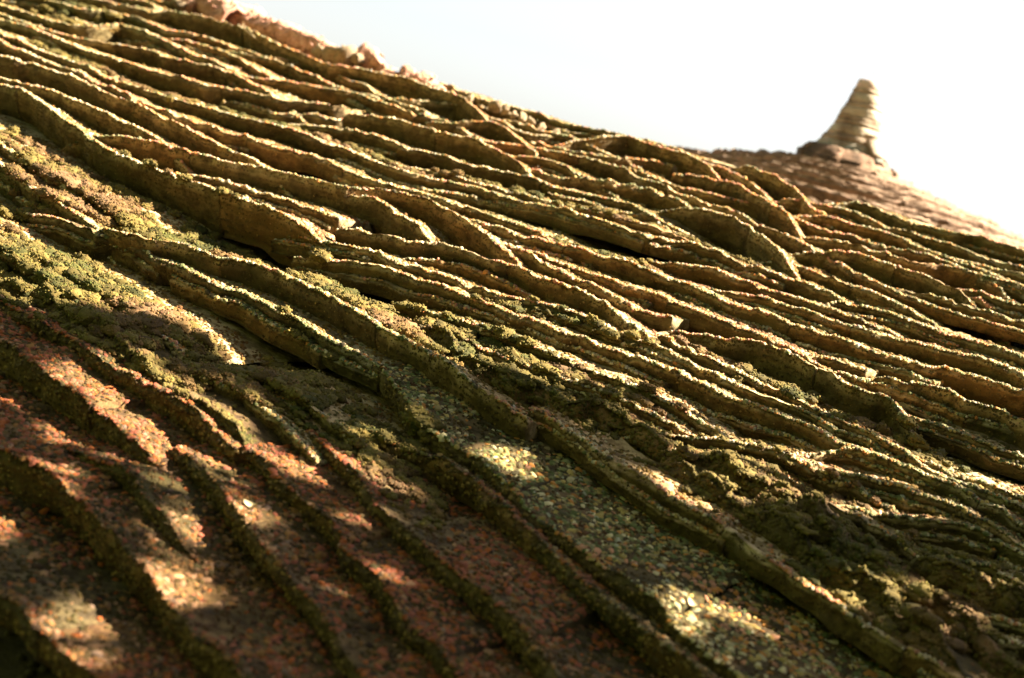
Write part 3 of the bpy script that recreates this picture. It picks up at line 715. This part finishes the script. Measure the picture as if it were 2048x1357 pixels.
def join(meshes, mat_):
    V, F, off, A = [], [], 0, {'shade_tone': [], 'butt': [], 'grain': [], 'tint': []}
    for me, c in meshes:
        n = len(me.vertices); co = np.zeros(n * 3, np.float32); me.vertices.foreach_get('co', co)
        V.append(co.reshape(-1, 3) + c)
        lt = np.zeros(len(me.polygons), np.int32); me.polygons.foreach_get('loop_total', lt)
        li = np.zeros(len(me.loops), np.int32); me.loops.foreach_get('vertex_index', li)
        st = np.concatenate([[0], np.cumsum(lt)[:-1]])
        for k in (3, 4):
            ii = st[lt == k]
            if len(ii):
                F.append(li[ii[:, None] + np.arange(k)] + off)
        for k in A:
            if k == 'tint':
                b = np.zeros(n * 4, np.float32); me.attributes[k].data.foreach_get('color', b); A[k].append(b.reshape(-1, 4)[:, :3])
            else:
                b = np.zeros(n, np.float32); me.attributes[k].data.foreach_get('value', b); A[k].append(b)
        off += n
        bpy.data.meshes.remove(me)
    return build_mesh('tile_rows', np.concatenate(V), F, mat_, {k: np.concatenate(v) for k, v in A.items()})
for mat_, grp in ((M_TILE, [t for t in allt[299:] if 'mat' not in t]), (M_FAR, [t for t in allt[299:] if 'mat' in t])):
    if grp:
        o = link('tile_rows', join([tile_mesh('tile', **t) for t in grp], mat_), roof)
        o['kind'] = 'stuff'

# bedding under the tiles: a thick slab under the flared slope, a solid core under the spire
gx, gy = np.meshgrid(np.linspace(-3.2, 3.0, 63), np.linspace(-1.7, 1.9, 37), indexing='ij')
gp = np.stack([gx, gy, -.075 + 0 * gx], -1)
gp[..., 2] += -.03 + fbm(gp, .1, 2, 91) * .008 - np.clip(gy - 1.25, 0, 9) * .25 - np.clip(-.3 - gy, 0, .1) * .5
n = gp[..., 0].size
V = np.concatenate([gp.reshape(-1, 3), gp.reshape(-1, 3) - [0, 0, .08]])
fa = grid_faces(63, 37)
k = 15000
C = np.stack([rng.uniform(-2.2, 2.0, k), rng.uniform(-1.2, 1.3, k), -.103 + 0 * np.zeros(k)], 1)
C[:, 2] += fbm(np.stack([C[:, 0], C[:, 1], -.075 + 0 * C[:, 0]], 1), .1, 2, 91) * .008 - np.clip(C[:, 1] - 1.25, 0, 9) * .25 - np.clip(-.3 - C[:, 1], 0, .1) * .5
dv, df, dc = domes(C, np.tile([0, 0, 1.0], (k, 1)), rng.uniform(.003, .009, k), np.ones((k, 3)), .8)
link('bedding', build_mesh('bedding', np.concatenate([V, dv]), [fa, fa[:, ::-1] + n, df + len(V)], M_DECK), roof)
th = np.linspace(0, 2 * math.pi, 64, endpoint=False)
rad = np.sin(th)[:, None] * RT + np.cos(th)[:, None] * FR
V = np.concatenate([SB - UP * hh_ + rad * max(.02, rr_ - .0) - UP * .05 for hh_, rr_ in PROF])
link('bedding', build_mesh('bedding', V, [grid_faces(len(PROF), 64, True)], M_DECK), roof)

# ------------------------------------------------------------------ hip tiles, mortar and rubble along the hip
HIP_TILES = [  # start, end in roof metres, radius, lift
((-2.138,1.138),(-1.959,1.134),0.0346,0.0346),
((-1.989,1.165),(-1.782,1.110),0.0396,0.0382),
((-1.870,1.185),(-1.425,1.090),0.0425,0.0302),
((-1.350,1.148),(-1.204,1.114),0.0326,0.0209),
((-1.206,1.136),(-1.033,1.092),0.0242,0.0127),
]
RUBBLE = [
(-1.359,1.092,0.0314),
(-1.388,1.073,0.0262),
(-1.333,1.106,0.0235),
(-1.431,1.073,0.0184),
(-1.404,1.148,0.0213),
(-1.379,1.157,0.0160),
(-1.429,1.109,0.0119),
(-1.415,1.117,0.0080),
(-1.322,1.106,0.0104),
(-0.875,1.114,0.0172),
(-0.844,1.111,0.0122),
(-0.806,1.092,0.0109),
(-0.779,1.092,0.0121),
(-0.748,1.082,0.0096),
(-0.704,1.063,0.0095),
(-0.660,1.063,0.0082),
(-0.950,1.105,0.0112),
(-2.030,1.104,0.0143),
(-1.985,1.086,0.0113),
]

for (a, b, r0, r1) in HIP_TILES:
    A, B = np.array([*a, -r0 * .2]), np.array([*b, -r1 * .25])
    m, k = 26, 22
    T = nrmz(B - A)
    side = nrmz(np.cross(T, N0))
    rows = []
    for t in np.linspace(0, 1, m):
        c = A + (B - A) * t
        r = r0 + (r1 - r0) * t
        ph = np.linspace(-.25 * math.pi, 1.25 * math.pi, k)
        q = c + (np.cos(ph)[:, None] * side + np.sin(ph)[:, None] * N0) * r
        q = q + nrmz(q - c) * (fbm(q, .05, 4, 12, .6) * .016)[:, None]
        rows.append(q)
    inner = []
    for t, q in zip(np.linspace(0, 1, m), rows):
        c = A + (B - A) * t
        inner.append(c + (q - c) * .78)
    n = m * k
    V = np.concatenate(rows + inner)
    f1 = grid_faces(m, k)
    ends = []
    for i in (0, m - 1):
        for j in range(k - 1):
            ends.append((i * k + j, i * k + j + 1, n + i * k + j + 1, n + i * k + j))
    for j in (0, k - 1):
        for i in range(m - 1):
            ends.append((i * k + j, (i + 1) * k + j, n + (i + 1) * k + j, n + i * k + j))
    # crust of grit on the clay
    kk = int(np.linalg.norm(B - A) * r0 * 9000)
    pick = rng.integers(0, n, kk)
    C = V[pick] + rng.normal(size=(kk, 3)) * .004
    dv, df, dc = domes(C, nrmz(C - (A + ((C - A) @ T)[:, None] * T)), rng.uniform(.003, .007, kk), np.ones((kk, 3)), .5)
    me = build_mesh('hip_tile', np.concatenate([V, dv]) - A, [f1, f1[:, ::-1] + n, np.array(ends), df + 2 * n], M_CLAY)
    link('hip_tile', me, roof, A)

def ico(sub):
    import bmesh
    bm = bmesh.new(); bmesh.ops.create_icosphere(bm, subdivisions=sub, radius=1.0)
    V = np.array([v.co[:] for v in bm.verts]); F = np.array([[v.index for v in f.verts] for f in bm.faces]); bm.free()
    return V, F
ICO2, ICO3 = ico(2), ico(3)
for (u, v, r) in RUBBLE:
    V, F = ICO3
    c = np.array([u, v, r * .15])
    W_ = V * r * rng.uniform(.7, 1.15, 3)
    W_ = W_ * (1 + fbm(V + c * 9, .9, 2, 3)[:, None] * .35) + fbm(V * r + c, .012, 2, 6)[:, None] * .004
    col = np.tile(np.array([.22, .165, .11]) * rng.uniform(.6, 1.2), (len(V), 1))
    link('mortar_stone', build_mesh('mortar_stone', W_, [F], M_STONE, {'tint': col}, smooth=False), roof, c)

# ------------------------------------------------------------------ finial: stacked clay rings with a cap
fin = bpy.data.objects.new('finial', None); COL.objects.link(fin); fin.parent = roof
fin.location = SB
DX = PX
def axis_pt(a):
    return -UP * (a * DX) + RT * DX * (2.0 * math.sin(a / 30.0) * 0 + max(0, -a - 20) * .03)
def lathe(name, prof, mat, lump=.006, segs=48, th0=0, th1=2 * math.pi, close=True, tiltv=0.0):
    """prof: list of (a px down the axis, r px); closed loop section if it returns to its start"""
    full = abs(th1 - th0 - 2 * math.pi) < 1e-6
    th = np.linspace(th0, th1, segs, endpoint=not full)
    rad = np.sin(th)[:, None] * RT + np.cos(th)[:, None] * FR
    rows = [axis_pt(a) + rad * (r * DX) - UP * (np.sin(th) * tiltv * r * DX)[:, None] for a, r in prof]
    V = np.concatenate(rows)
    V = V + nrmz(V - (V @ UP)[:, None] * UP) * (fbm(V, .09, 3, 5) * lump)[:, None] + UP * (fbm(V, .12, 2, 15) * lump * .6)[:, None]
    return link(name, build_mesh(name, V, [grid_faces(len(prof), len(th), full)], mat), fin)
ringsA = [(4, 66), (-13, 57), (-27, 50.5), (-46, 45.5), (-56, 43.5), (-64, 42), (-83, 38.5), (-93, 35.5), (-112, 30), (-122, 27)]
for i in range(len(ringsA) - 1):
    (a0, r0), (a1, r1) = ringsA[i], ringsA[i + 1]
    lip = rng.uniform(.1, .6)
    j = rng.uniform(-1.2, 1.2)
    lathe('clay_ring', [(a0 + 1.5, r0 * .6), (a0 + 1.6 + j * .3, r0 + lip - .6), (a0 - .2 + j * .3, r0 + lip), (a0 - 2.5 + j * .3, r0 * .86 + r1 * .14 + lip), (a0 * .5 + a1 * .5, (r0 + r1) / 2 + .9), (a1 + 3.0, r1 + .9), (a1 + 1.8, r1 - 1.4), (a1 - 1.4, r1 * .55)], M_FIN, lump=.008, tiltv=rng.uniform(0, .05))
lathe('cap', [(-119, 10), (-120, 26.5), (-122, 27), (-137, 24), (-138.5, 22), (-138, 0.5)], M_CAP, lump=.004, tiltv=.05)
# grey flashing arch under the rings, and two long pale hip tiles running down from it
lathe('flashing', [(12, 40), (13, 66), (7, 68), (-7, 60.5), (-9, 56), (-4, 40)], M_SLATE, lump=.008, tiltv=.0)
def saddle(name, pts, width, mat, thick=3.0):
    """a curved hip tile: pts = (a, r, angle) along its spine, px units"""
    rows = []
    for a, r, ang, w in pts:
        dth = np.linspace(-1, 1, 9)
        tt = ang + dth * (w / max(8, r))
        rad = np.sin(tt)[:, None] * RT + np.cos(tt)[:, None] * FR
        bow = (1 - dth ** 2) * 5.0
        rows.append((axis_pt(a) + rad * ((r + bow) * DX)[:, None], axis_pt(a) + rad * ((r + bow - thick) * DX)[:, None]))
    m, k = len(rows), 9
    V = np.concatenate([x[0] for x in rows] + [x[1] for x in rows])
    V = V + (fbm(V, .08, 2, 3) * .004)[:, None] * UP
    n = m * k
    f = grid_faces(m, k); e = []
    for i in (0, m - 1):
        e += [(i * k + j, i * k + j + 1, n + i * k + j + 1, n + i * k + j) for j in range(k - 1)]
    for j in (0, k - 1):
        e += [(i * k + j, (i + 1) * k + j, n + (i + 1) * k + j, n + i * k + j) for i in range(m - 1)]
    return link(name, build_mesh(name, V, [f, f[:, ::-1] + n, np.array(e)], mat), fin)
sp = [(-34, 50), (-24, 55), (-12, 62), (0, 71), (10, 78)]
saddle('hip_tile', [(a, r + 6, .66 + .05 * i, 19) for i, (a, r) in enumerate(sp)], 15, M_FIN)
saddle('hip_tile', [(a, r - 1, -1.0 - .06 * i, 14) for i, (a, r) in enumerate([(-26, 51), (-17, 55), (-8, 59), (0, 63), (6, 67)])], 13, M_CAP)
saddle('hip_tile', [(a, r - 2, 2.5, 13) for i, (a, r) in enumerate(sp[:6])], 13, M_CLAY)
for i in range(9):       # bedding stones in the arch
    V, F = ICO2
    ang = rng.uniform(-.8, .55); a = rng.uniform(4, 22)
    c = axis_pt(a) + (math.sin(ang) * RT + math.cos(ang) * FR) * (60 + a * .9) * DX
    r = rng.uniform(4, 9) * DX
    W_ = V * r * rng.uniform(.7, 1.2, 3) * (1 + fbm(V + c, .8, 2, 4)[:, None] * .3)
    link('stone', build_mesh('stone', W_, [F], M_STONE, {'tint': np.tile(np.array([.34, .28, .21]) * rng.uniform(.5, 1.2), (len(V), 1))}, False), fin, c)
V = np.concatenate([axis_pt(-138) + np.array([x, 0, 0]) * .0012 + RT * .012 for x in (-1, 1)]).reshape(-1, 3)
# a thin wire on the cap
w_ = []
for a in (-136, -150, -163):
    c = axis_pt(a) + RT * DX * (-2 + (-136 - a) * .12)
    w_ += [c + (RT * math.cos(t) + FR * math.sin(t)) * .0016 for t in (0, 2.1, 4.2)]
link('wire', build_mesh('wire', np.array(w_), [grid_faces(3, 3, True)], M_SLATE), fin)

# ------------------------------------------------------------------ moss cushions
def moss_clumps(C, R, beads=1.0):
    """cushions of moss: a lumpy core studded with small beads"""
    Vs, Fs, Ts, off = [], [], [], 0
    V2, F2 = ICO2
    for c, r in zip(C, R):
        sc = r * rng.uniform(.8, 1.2, 3) * [1.35, 1.0, .62]
        n_ = V2 * sc
        n_ = n_ * (1 + fbm(V2 * 1.0 + c * 40, .7, 3, 2)[:, None] * .5)
        base = moss_colours(np.array([c]))[0]
        Vs.append(c + n_); Fs.append(F2 + off); Ts.append(np.tile(base * .8, (len(V2), 1))); off += len(V2)
        k = int(beads * 26 * (r / .008) ** 1.6)
        d = nrmz(rng.normal(size=(k, 3)) + [0, -.25, .35])
        p = c + d * sc * (1 + fbm(d + c * 40, .7, 3, 2)[:, None] * .5)
        col = np.clip(np.where(rng.random((k, 1)) < .3, moss_colours(p), base) * rng.uniform(.7, 1.35, (k, 1)) * (1 + rng.normal(size=(k, 3)) * .05), .01, 1)
        v, f, t = domes(p, d, rng.uniform(.0009, .0023, k), col, 1.1)
        Vs.append(v); Fs.append(f + off); Ts.append(t); off += len(v)
    return np.concatenate(Vs), np.concatenate(Fs), np.concatenate(Ts)

def moss_object(label, C, R, beads=1.0):
    V, F, T = moss_clumps(C, R, beads)
    o = link('moss', build_mesh('moss', V, [F], M_MOSS, {'tint': T}))
    o.matrix_world = roof.matrix_world
    o['kind'] = 'stuff'; o['label'] = label; o['category'] = 'moss'
    return o

Cs, Rs = [], []
for q, h in moss_rows:
    d = np.concatenate([[0], np.cumsum(np.linalg.norm(np.diff(q, axis=0), axis=1))])
    k = int(d[-1] / .008)
    t = np.sort(rng.uniform(0, d[-1], k))
    P = np.stack([np.interp(t, d, q[:, 0]), np.interp(t, d, q[:, 1]), np.zeros(k)], 1)
    P += rng.normal(size=P.shape) * [.004, .014, .003] + [0, .006, -h * .45]
    keep = fbm(P, .05, 2, 66) > -.55
    Cs.append(P[keep]); Rs.append((rng.uniform(.3, .9, k) * h * .85 + .002)[keep])
MOSS_PATCHES = [
([(0.310, -0.009), (0.401, 0.035), (0.566, 0.015), (0.580, -0.050), (0.465, -0.088), (0.375, -0.093)], 9000, 0.003, 0.009),
([(-0.294, 0.488), (-0.179, 0.524), (-0.046, 0.545), (-0.034, 0.472), (-0.233, 0.435)], 5000, 0.004, 0.009),
([(-0.673, -0.454), (-0.461, -0.415), (-0.218, -0.345), (0.014, -0.324), (0.148, -0.337), (0.237, -0.468), (-0.022, -0.443), (-0.203, -0.515), (-0.435, -0.506), (-0.546, -0.543)], 11000, 0.003, 0.011),
([(-1.044, -0.173), (-0.994, -0.012), (-0.654, -0.022), (-0.405, -0.027), (-0.033, -0.113), (-0.029, -0.153), (-0.122, -0.148), (-0.254, -0.123), (-0.352, -0.105), (-0.501, -0.129), (-0.646, -0.164), (-0.817, -0.205), (-0.900, -0.275)], 13000, 0.004, 0.015),
([(-0.769, -0.405), (-0.578, -0.322), (-0.309, -0.338), (-0.124, -0.299), (0.148, -0.337), (0.072, -0.390), (-0.112, -0.391), (-0.274, -0.453), (-0.440, -0.450), (-0.615, -0.511)], 12000, 0.004, 0.014),
([(-0.182, -0.380), (-0.075, -0.288), (0.060, -0.336), (0.245, -0.458), (0.287, -0.547), (0.084, -0.462), (-0.068, -0.434)], 7000, 0.003, 0.008),
([(0.356, -0.116), (0.452, -0.062), (0.633, -0.138), (0.874, -0.193), (0.921, -0.285), (0.826, -0.301), (0.700, -0.288), (0.534, -0.220), (0.445, -0.215)], 7000, 0.004, 0.011),
([(-0.181, 0.005), (-0.057, 0.045), (0.273, -0.032), (0.431, -0.022), (0.406, -0.120), (0.212, -0.137), (0.034, -0.138)], 7000, 0.003, 0.008),
([(0.459, -0.076), (0.566, 0.015), (0.830, -0.030), (0.869, -0.156), (0.698, -0.131)], 5000, 0.003, 0.008),
]

def inside(pt, poly):
    x, y = pt; c = False
    for (x1, y1), (x2, y2) in zip(poly, poly[1:] + poly[:1]):
        if (y1 > y) != (y2 > y) and x < (x2 - x1) * (y - y1) / (y2 - y1) + x1:
            c = not c
    return c
for poly, dens, r0, r1 in MOSS_PATCHES:
    a = np.array(poly); lo, hi = a.min(0), a.max(0)
    k = int((hi - lo).prod() * dens)
    u = rng.uniform(lo, hi, (k, 2))
    u = np.array([p for p in u if inside(p, poly)])
    P = np.concatenate([u, np.zeros((len(u), 1))], 1)
    g = fbm(P, .07, 2, 62)
    P, g = P[g > -.25], g[g > -.25]
    Cs.append(P); Rs.append(.85 * (r0 + (r1 - r0) * rng.random(len(P)) ** 1.6) * (1 + .5 * np.clip(g, -.4, .6)))
# seat every cushion on whatever lies under it
bpy.context.view_layer.update()
deps = bpy.context.evaluated_depsgraph_get()
def seat(P, R, sink=.25):
    out, rr = [], []
    dn = -(roof.matrix_world.to_3x3() @ Vector((0, 0, 1)))
    for p, r in zip(P, R):
        ok, hit, *_ = scene.ray_cast(deps, roof.matrix_world @ Vector((p[0], p[1], .08)), dn)
        if ok:
            h = TO_ROOF @ hit
            out.append((h.x, h.y, h.z + r * sink)); rr.append(r)
    return np.array(out), np.array(rr)

C, R = seat(np.concatenate(Cs), np.concatenate(Rs))
print('moss', len(C))
moss_object('olive green moss cushions growing in rows between the roof tiles', C, R)

# ------------------------------------------------------------------ dry stems caught on the tiles
def stem(label, pts, r):
    pts = np.array(pts)
    t = np.linspace(0, 1, 16)
    n = len(pts)
    P = np.stack([np.interp(t * (n - 1), np.arange(n), pts[:, i]) for i in range(3)], 1)
    for _ in range(3):
        P[1:-1] = (P[:-2] + 2 * P[1:-1] + P[2:]) / 4
    T = nrmz(np.gradient(P, axis=0))
    X = nrmz(np.cross(T, [.3, .2, .93])); Y = np.cross(T, X)
    V = np.concatenate([p + r * np.array([math.cos(a) * X[i] + math.sin(a) * Y[i] for a in (0, 1.57, 3.14, 4.71)]) for i, p in enumerate(P)])
    o = link('straw', build_mesh('straw', V - P[0], [grid_faces(16, 4, True)], M_STRAW))
    o.matrix_world = roof.matrix_world @ Matrix.Translation(P[0])
    o['label'] = label; o['category'] = 'straw'; o['kind'] = 'thing'
stem('thin curled straw stem hanging over the tile below the pink hip tile', [(-1.704, 1.058, 0.020), (-1.627, 0.981, 0.030), (-1.570, 0.952, 0.030), (-1.560, 0.982, 0.010)], .0005)
stem('long fine straw lying across two courses near the hip', [(-1.215, 1.166, 0.005), (-1.201, 1.071, 0.020), (-1.180, 0.986, 0.000)], .0005)


def flake(label, u, v, r):
    P, _ = seat(np.array([[u, v, 0.0]]), np.array([r]), .3)
    g = np.linspace(-1, 1, 6)
    X, Y = np.meshgrid(g, g, indexing='ij')
    wd = np.sqrt(np.clip(1 - X ** 2, 0.02, 1)) * .5
    V = np.stack([X * r, Y * wd * r, (X ** 2 * .35 + Y ** 2 * .2) * r + fbm(np.stack([X, Y, 0 * X], -1), .8, 2, 7) * r * .12], -1).reshape(-1, 3)
    V = np.concatenate([V, V - [0, 0, r * .05]])
    f = grid_faces(6, 6)
    o = link('dry_leaf', build_mesh('dry_leaf', V, [f, f[:, ::-1] + 36], M_STRAW))
    o.matrix_world = roof.matrix_world @ Matrix.Translation(P[0]) @ Matrix.Rotation(rng.uniform(0, 6), 4, 'Z') @ Matrix.Rotation(rng.uniform(-.4, .4), 4, 'X')
    o['label'] = label; o['category'] = 'leaf'; o['kind'] = 'thing'
flake('small pale dry leaf lying on the dark moss below the long central ridge', -0.180, -0.320, 0.009)
flake('tiny pale leaf scrap stuck on a lit tile edge near the middle of the roof', -0.239, 0.347, 0.008)
flake('small curled brown leaf resting on the green speckled slab at the lower right', 0.562, -0.408, 0.010)
flake('little dry leaf on the red gritty tile at the lower left', 0.101, -0.651, 0.009)


# ------------------------------------------------------------------ tree outside the picture whose crown dapples the lower roof
tree = bpy.data.objects.new('broadleaf_tree', None); COL.objects.link(tree)
tree['label'] = 'broadleaf tree standing beside the roof and dappling its lower courses with shade'
tree['category'] = 'tree'; tree['kind'] = 'thing'
SUNR = np.array(TO_ROOF.to_3x3() @ SUN)
SHADE = [(-0.618, -0.713), (-0.539, -0.532), (-0.365, -0.403), (-0.156, -0.286), (0.077, -0.134), (0.353, -0.097), (0.617, -0.102), (0.852, -0.020), (1.044, 0.218), (1.076, -0.238), (0.602, -0.831), (0.229, -1.216)]
GAP = .80
CLEARINGS = [(0.755, -0.195, 0.032), (0.766, -0.052, 0.041), (0.668, -0.216, 0.033), (0.168, -0.836, 0.043), (0.173, -0.952, 0.025), (-0.085, -0.834, 0.034), (-0.288, -0.554, 0.030), (-0.185, -0.564, 0.036), (-0.074, -0.578, 0.042), (-0.016, -0.589, 0.031), (0.087, -0.437, 0.035), (0.190, -0.488, 0.027), (0.234, -0.304, 0.024), (0.567, -0.416, 0.014), (0.086, -0.653, 0.032), (0.164, -1.025, 0.028), (0.314, -0.580, 0.025), (0.598, -0.264, 0.026), (0.624, -0.036, 0.026), (0.415, -0.109, 0.044), (0.485, -0.126, 0.029)]

pts, cl = [], []
a = np.array(SHADE); lo, hi = a.min(0), a.max(0)
u = rng.uniform(lo, hi, (13000, 2))
P = np.array([(x, y, 0) for x, y in u if inside((x, y), SHADE)])
gap = fbm(P + 3.1, .17, 2, 402)
P = P[(gap < GAP) ]
for hu, hv, hr in CLEARINGS:      # openings between the sprays
    P = P[(P[:, 0] - hu) ** 2 + ((P[:, 1] - hv) * .55) ** 2 > (hr + .03) ** 2]
dist = rng.uniform(2.5, 3.9, len(P))
C = P + SUNR * dist[:, None]
Mr = np.array(roof.matrix_world.to_3x3()); C = C @ Mr.T + np.array(ROOF_ORIGIN)
d1 = nrmz(rng.normal(size=C.shape)); d2 = nrmz(np.cross(d1, rng.normal(size=C.shape)))
ln = rng.uniform(.026, .045, (len(C), 1)); wd = ln * rng.uniform(.45, .6, (len(C), 1))
n3 = np.cross(d1, d2)
V = np.stack([C - d1 * ln, C + d2 * wd - n3 * wd * .25, C + d1 * ln, C - d2 * wd - n3 * wd * .25], 1).reshape(-1, 3)
F = np.arange(len(V)).reshape(-1, 4)
base = C.mean(0)
foot = np.array([base[0] + .6, base[1] + .5, 0.0])
tree.location = foot
link('crown', build_mesh('crown', V - foot, [F], M_LEAF, smooth=False), tree)
def limb(A, B, r0, r1, sag=.15):
    t = np.linspace(0, 1, 10)[:, None]
    P = A + (B - A) * t + np.array([0, 0, sag]) * np.sin(t * math.pi) + fbm(A + (B - A) * t, .8, 2, 8)[:, None] * .05
    T = nrmz(np.gradient(P, axis=0)); X = nrmz(np.cross(T, [.31, .2, .1])); Y = np.cross(T, X)
    th = np.linspace(0, 2 * math.pi, 9, endpoint=False)
    r = (r0 + (r1 - r0) * t)[:, :, None]
    return (P[:, None] + r * (np.cos(th)[None, :, None] * X[:, None] + np.sin(th)[None, :, None] * Y[:, None])).reshape(-1, 3)
Vt, Ft = [limb(np.zeros(3), base - foot, .19, .07)], [grid_faces(10, 9, True)]
for i in range(14):
    q = C[rng.integers(0, len(C))] - foot
    s_ = rng.uniform(.55, .95)
    Vt.append(limb((base - foot) * s_, q, .04, .008)); Ft.append(grid_faces(10, 9, True) + 90 * (i + 1))
link('trunk', build_mesh('trunk', np.concatenate(Vt), Ft, M_BARK), tree)


# ------------------------------------------------------------------ unseen leafy masses added round behind the viewer to cut sky light
Vs, Fs, off = [], [], 0
cr, cb = Vector(CAM_AXES[0]), Vector(CAM_AXES[2])
hr_, hb = np.array([cr.x, cr.y, 0]), np.array([cb.x, cb.y, 0])
hr_, hb = hr_ / np.linalg.norm(hr_), hb / np.linalg.norm(hb)
V3, F3 = ICO3
for i in range(34):
    az = math.radians(rng.uniform(-108, 72))          # from the left, round behind, to the right
    rr = rng.uniform(7.5, 11)
    c = np.array([CAM_LOC[0], CAM_LOC[1], 0]) + (hr_ * math.sin(az) + hb * math.cos(az)) * rr
    c[2] = rng.uniform(1.5, 10.5)
    R_ = rng.uniform(2.0, 3.2)
    Vs.append(c + V3 * R_ * (1 + fbm(V3 + c, .45, 4, 3, .6)[:, None] * .35)); Fs.append(F3 + off); off += len(V3)
w = link('sky_block_woods', build_mesh('sky_block_woods', np.concatenate(Vs), [np.concatenate(Fs)], M_LEAF, smooth=False))
w['kind'] = 'stuff'

# ------------------------------------------------------------------ ground far below
gv = np.array([(-900, -900, 0), (900, -900, 0), (900, 900, 0), (-900, 900, 0)], float)
g = link('ground', build_mesh('ground', gv, [np.array([[0, 1, 2, 3]])], M_GROUND, smooth=False))
g['kind'] = 'structure'
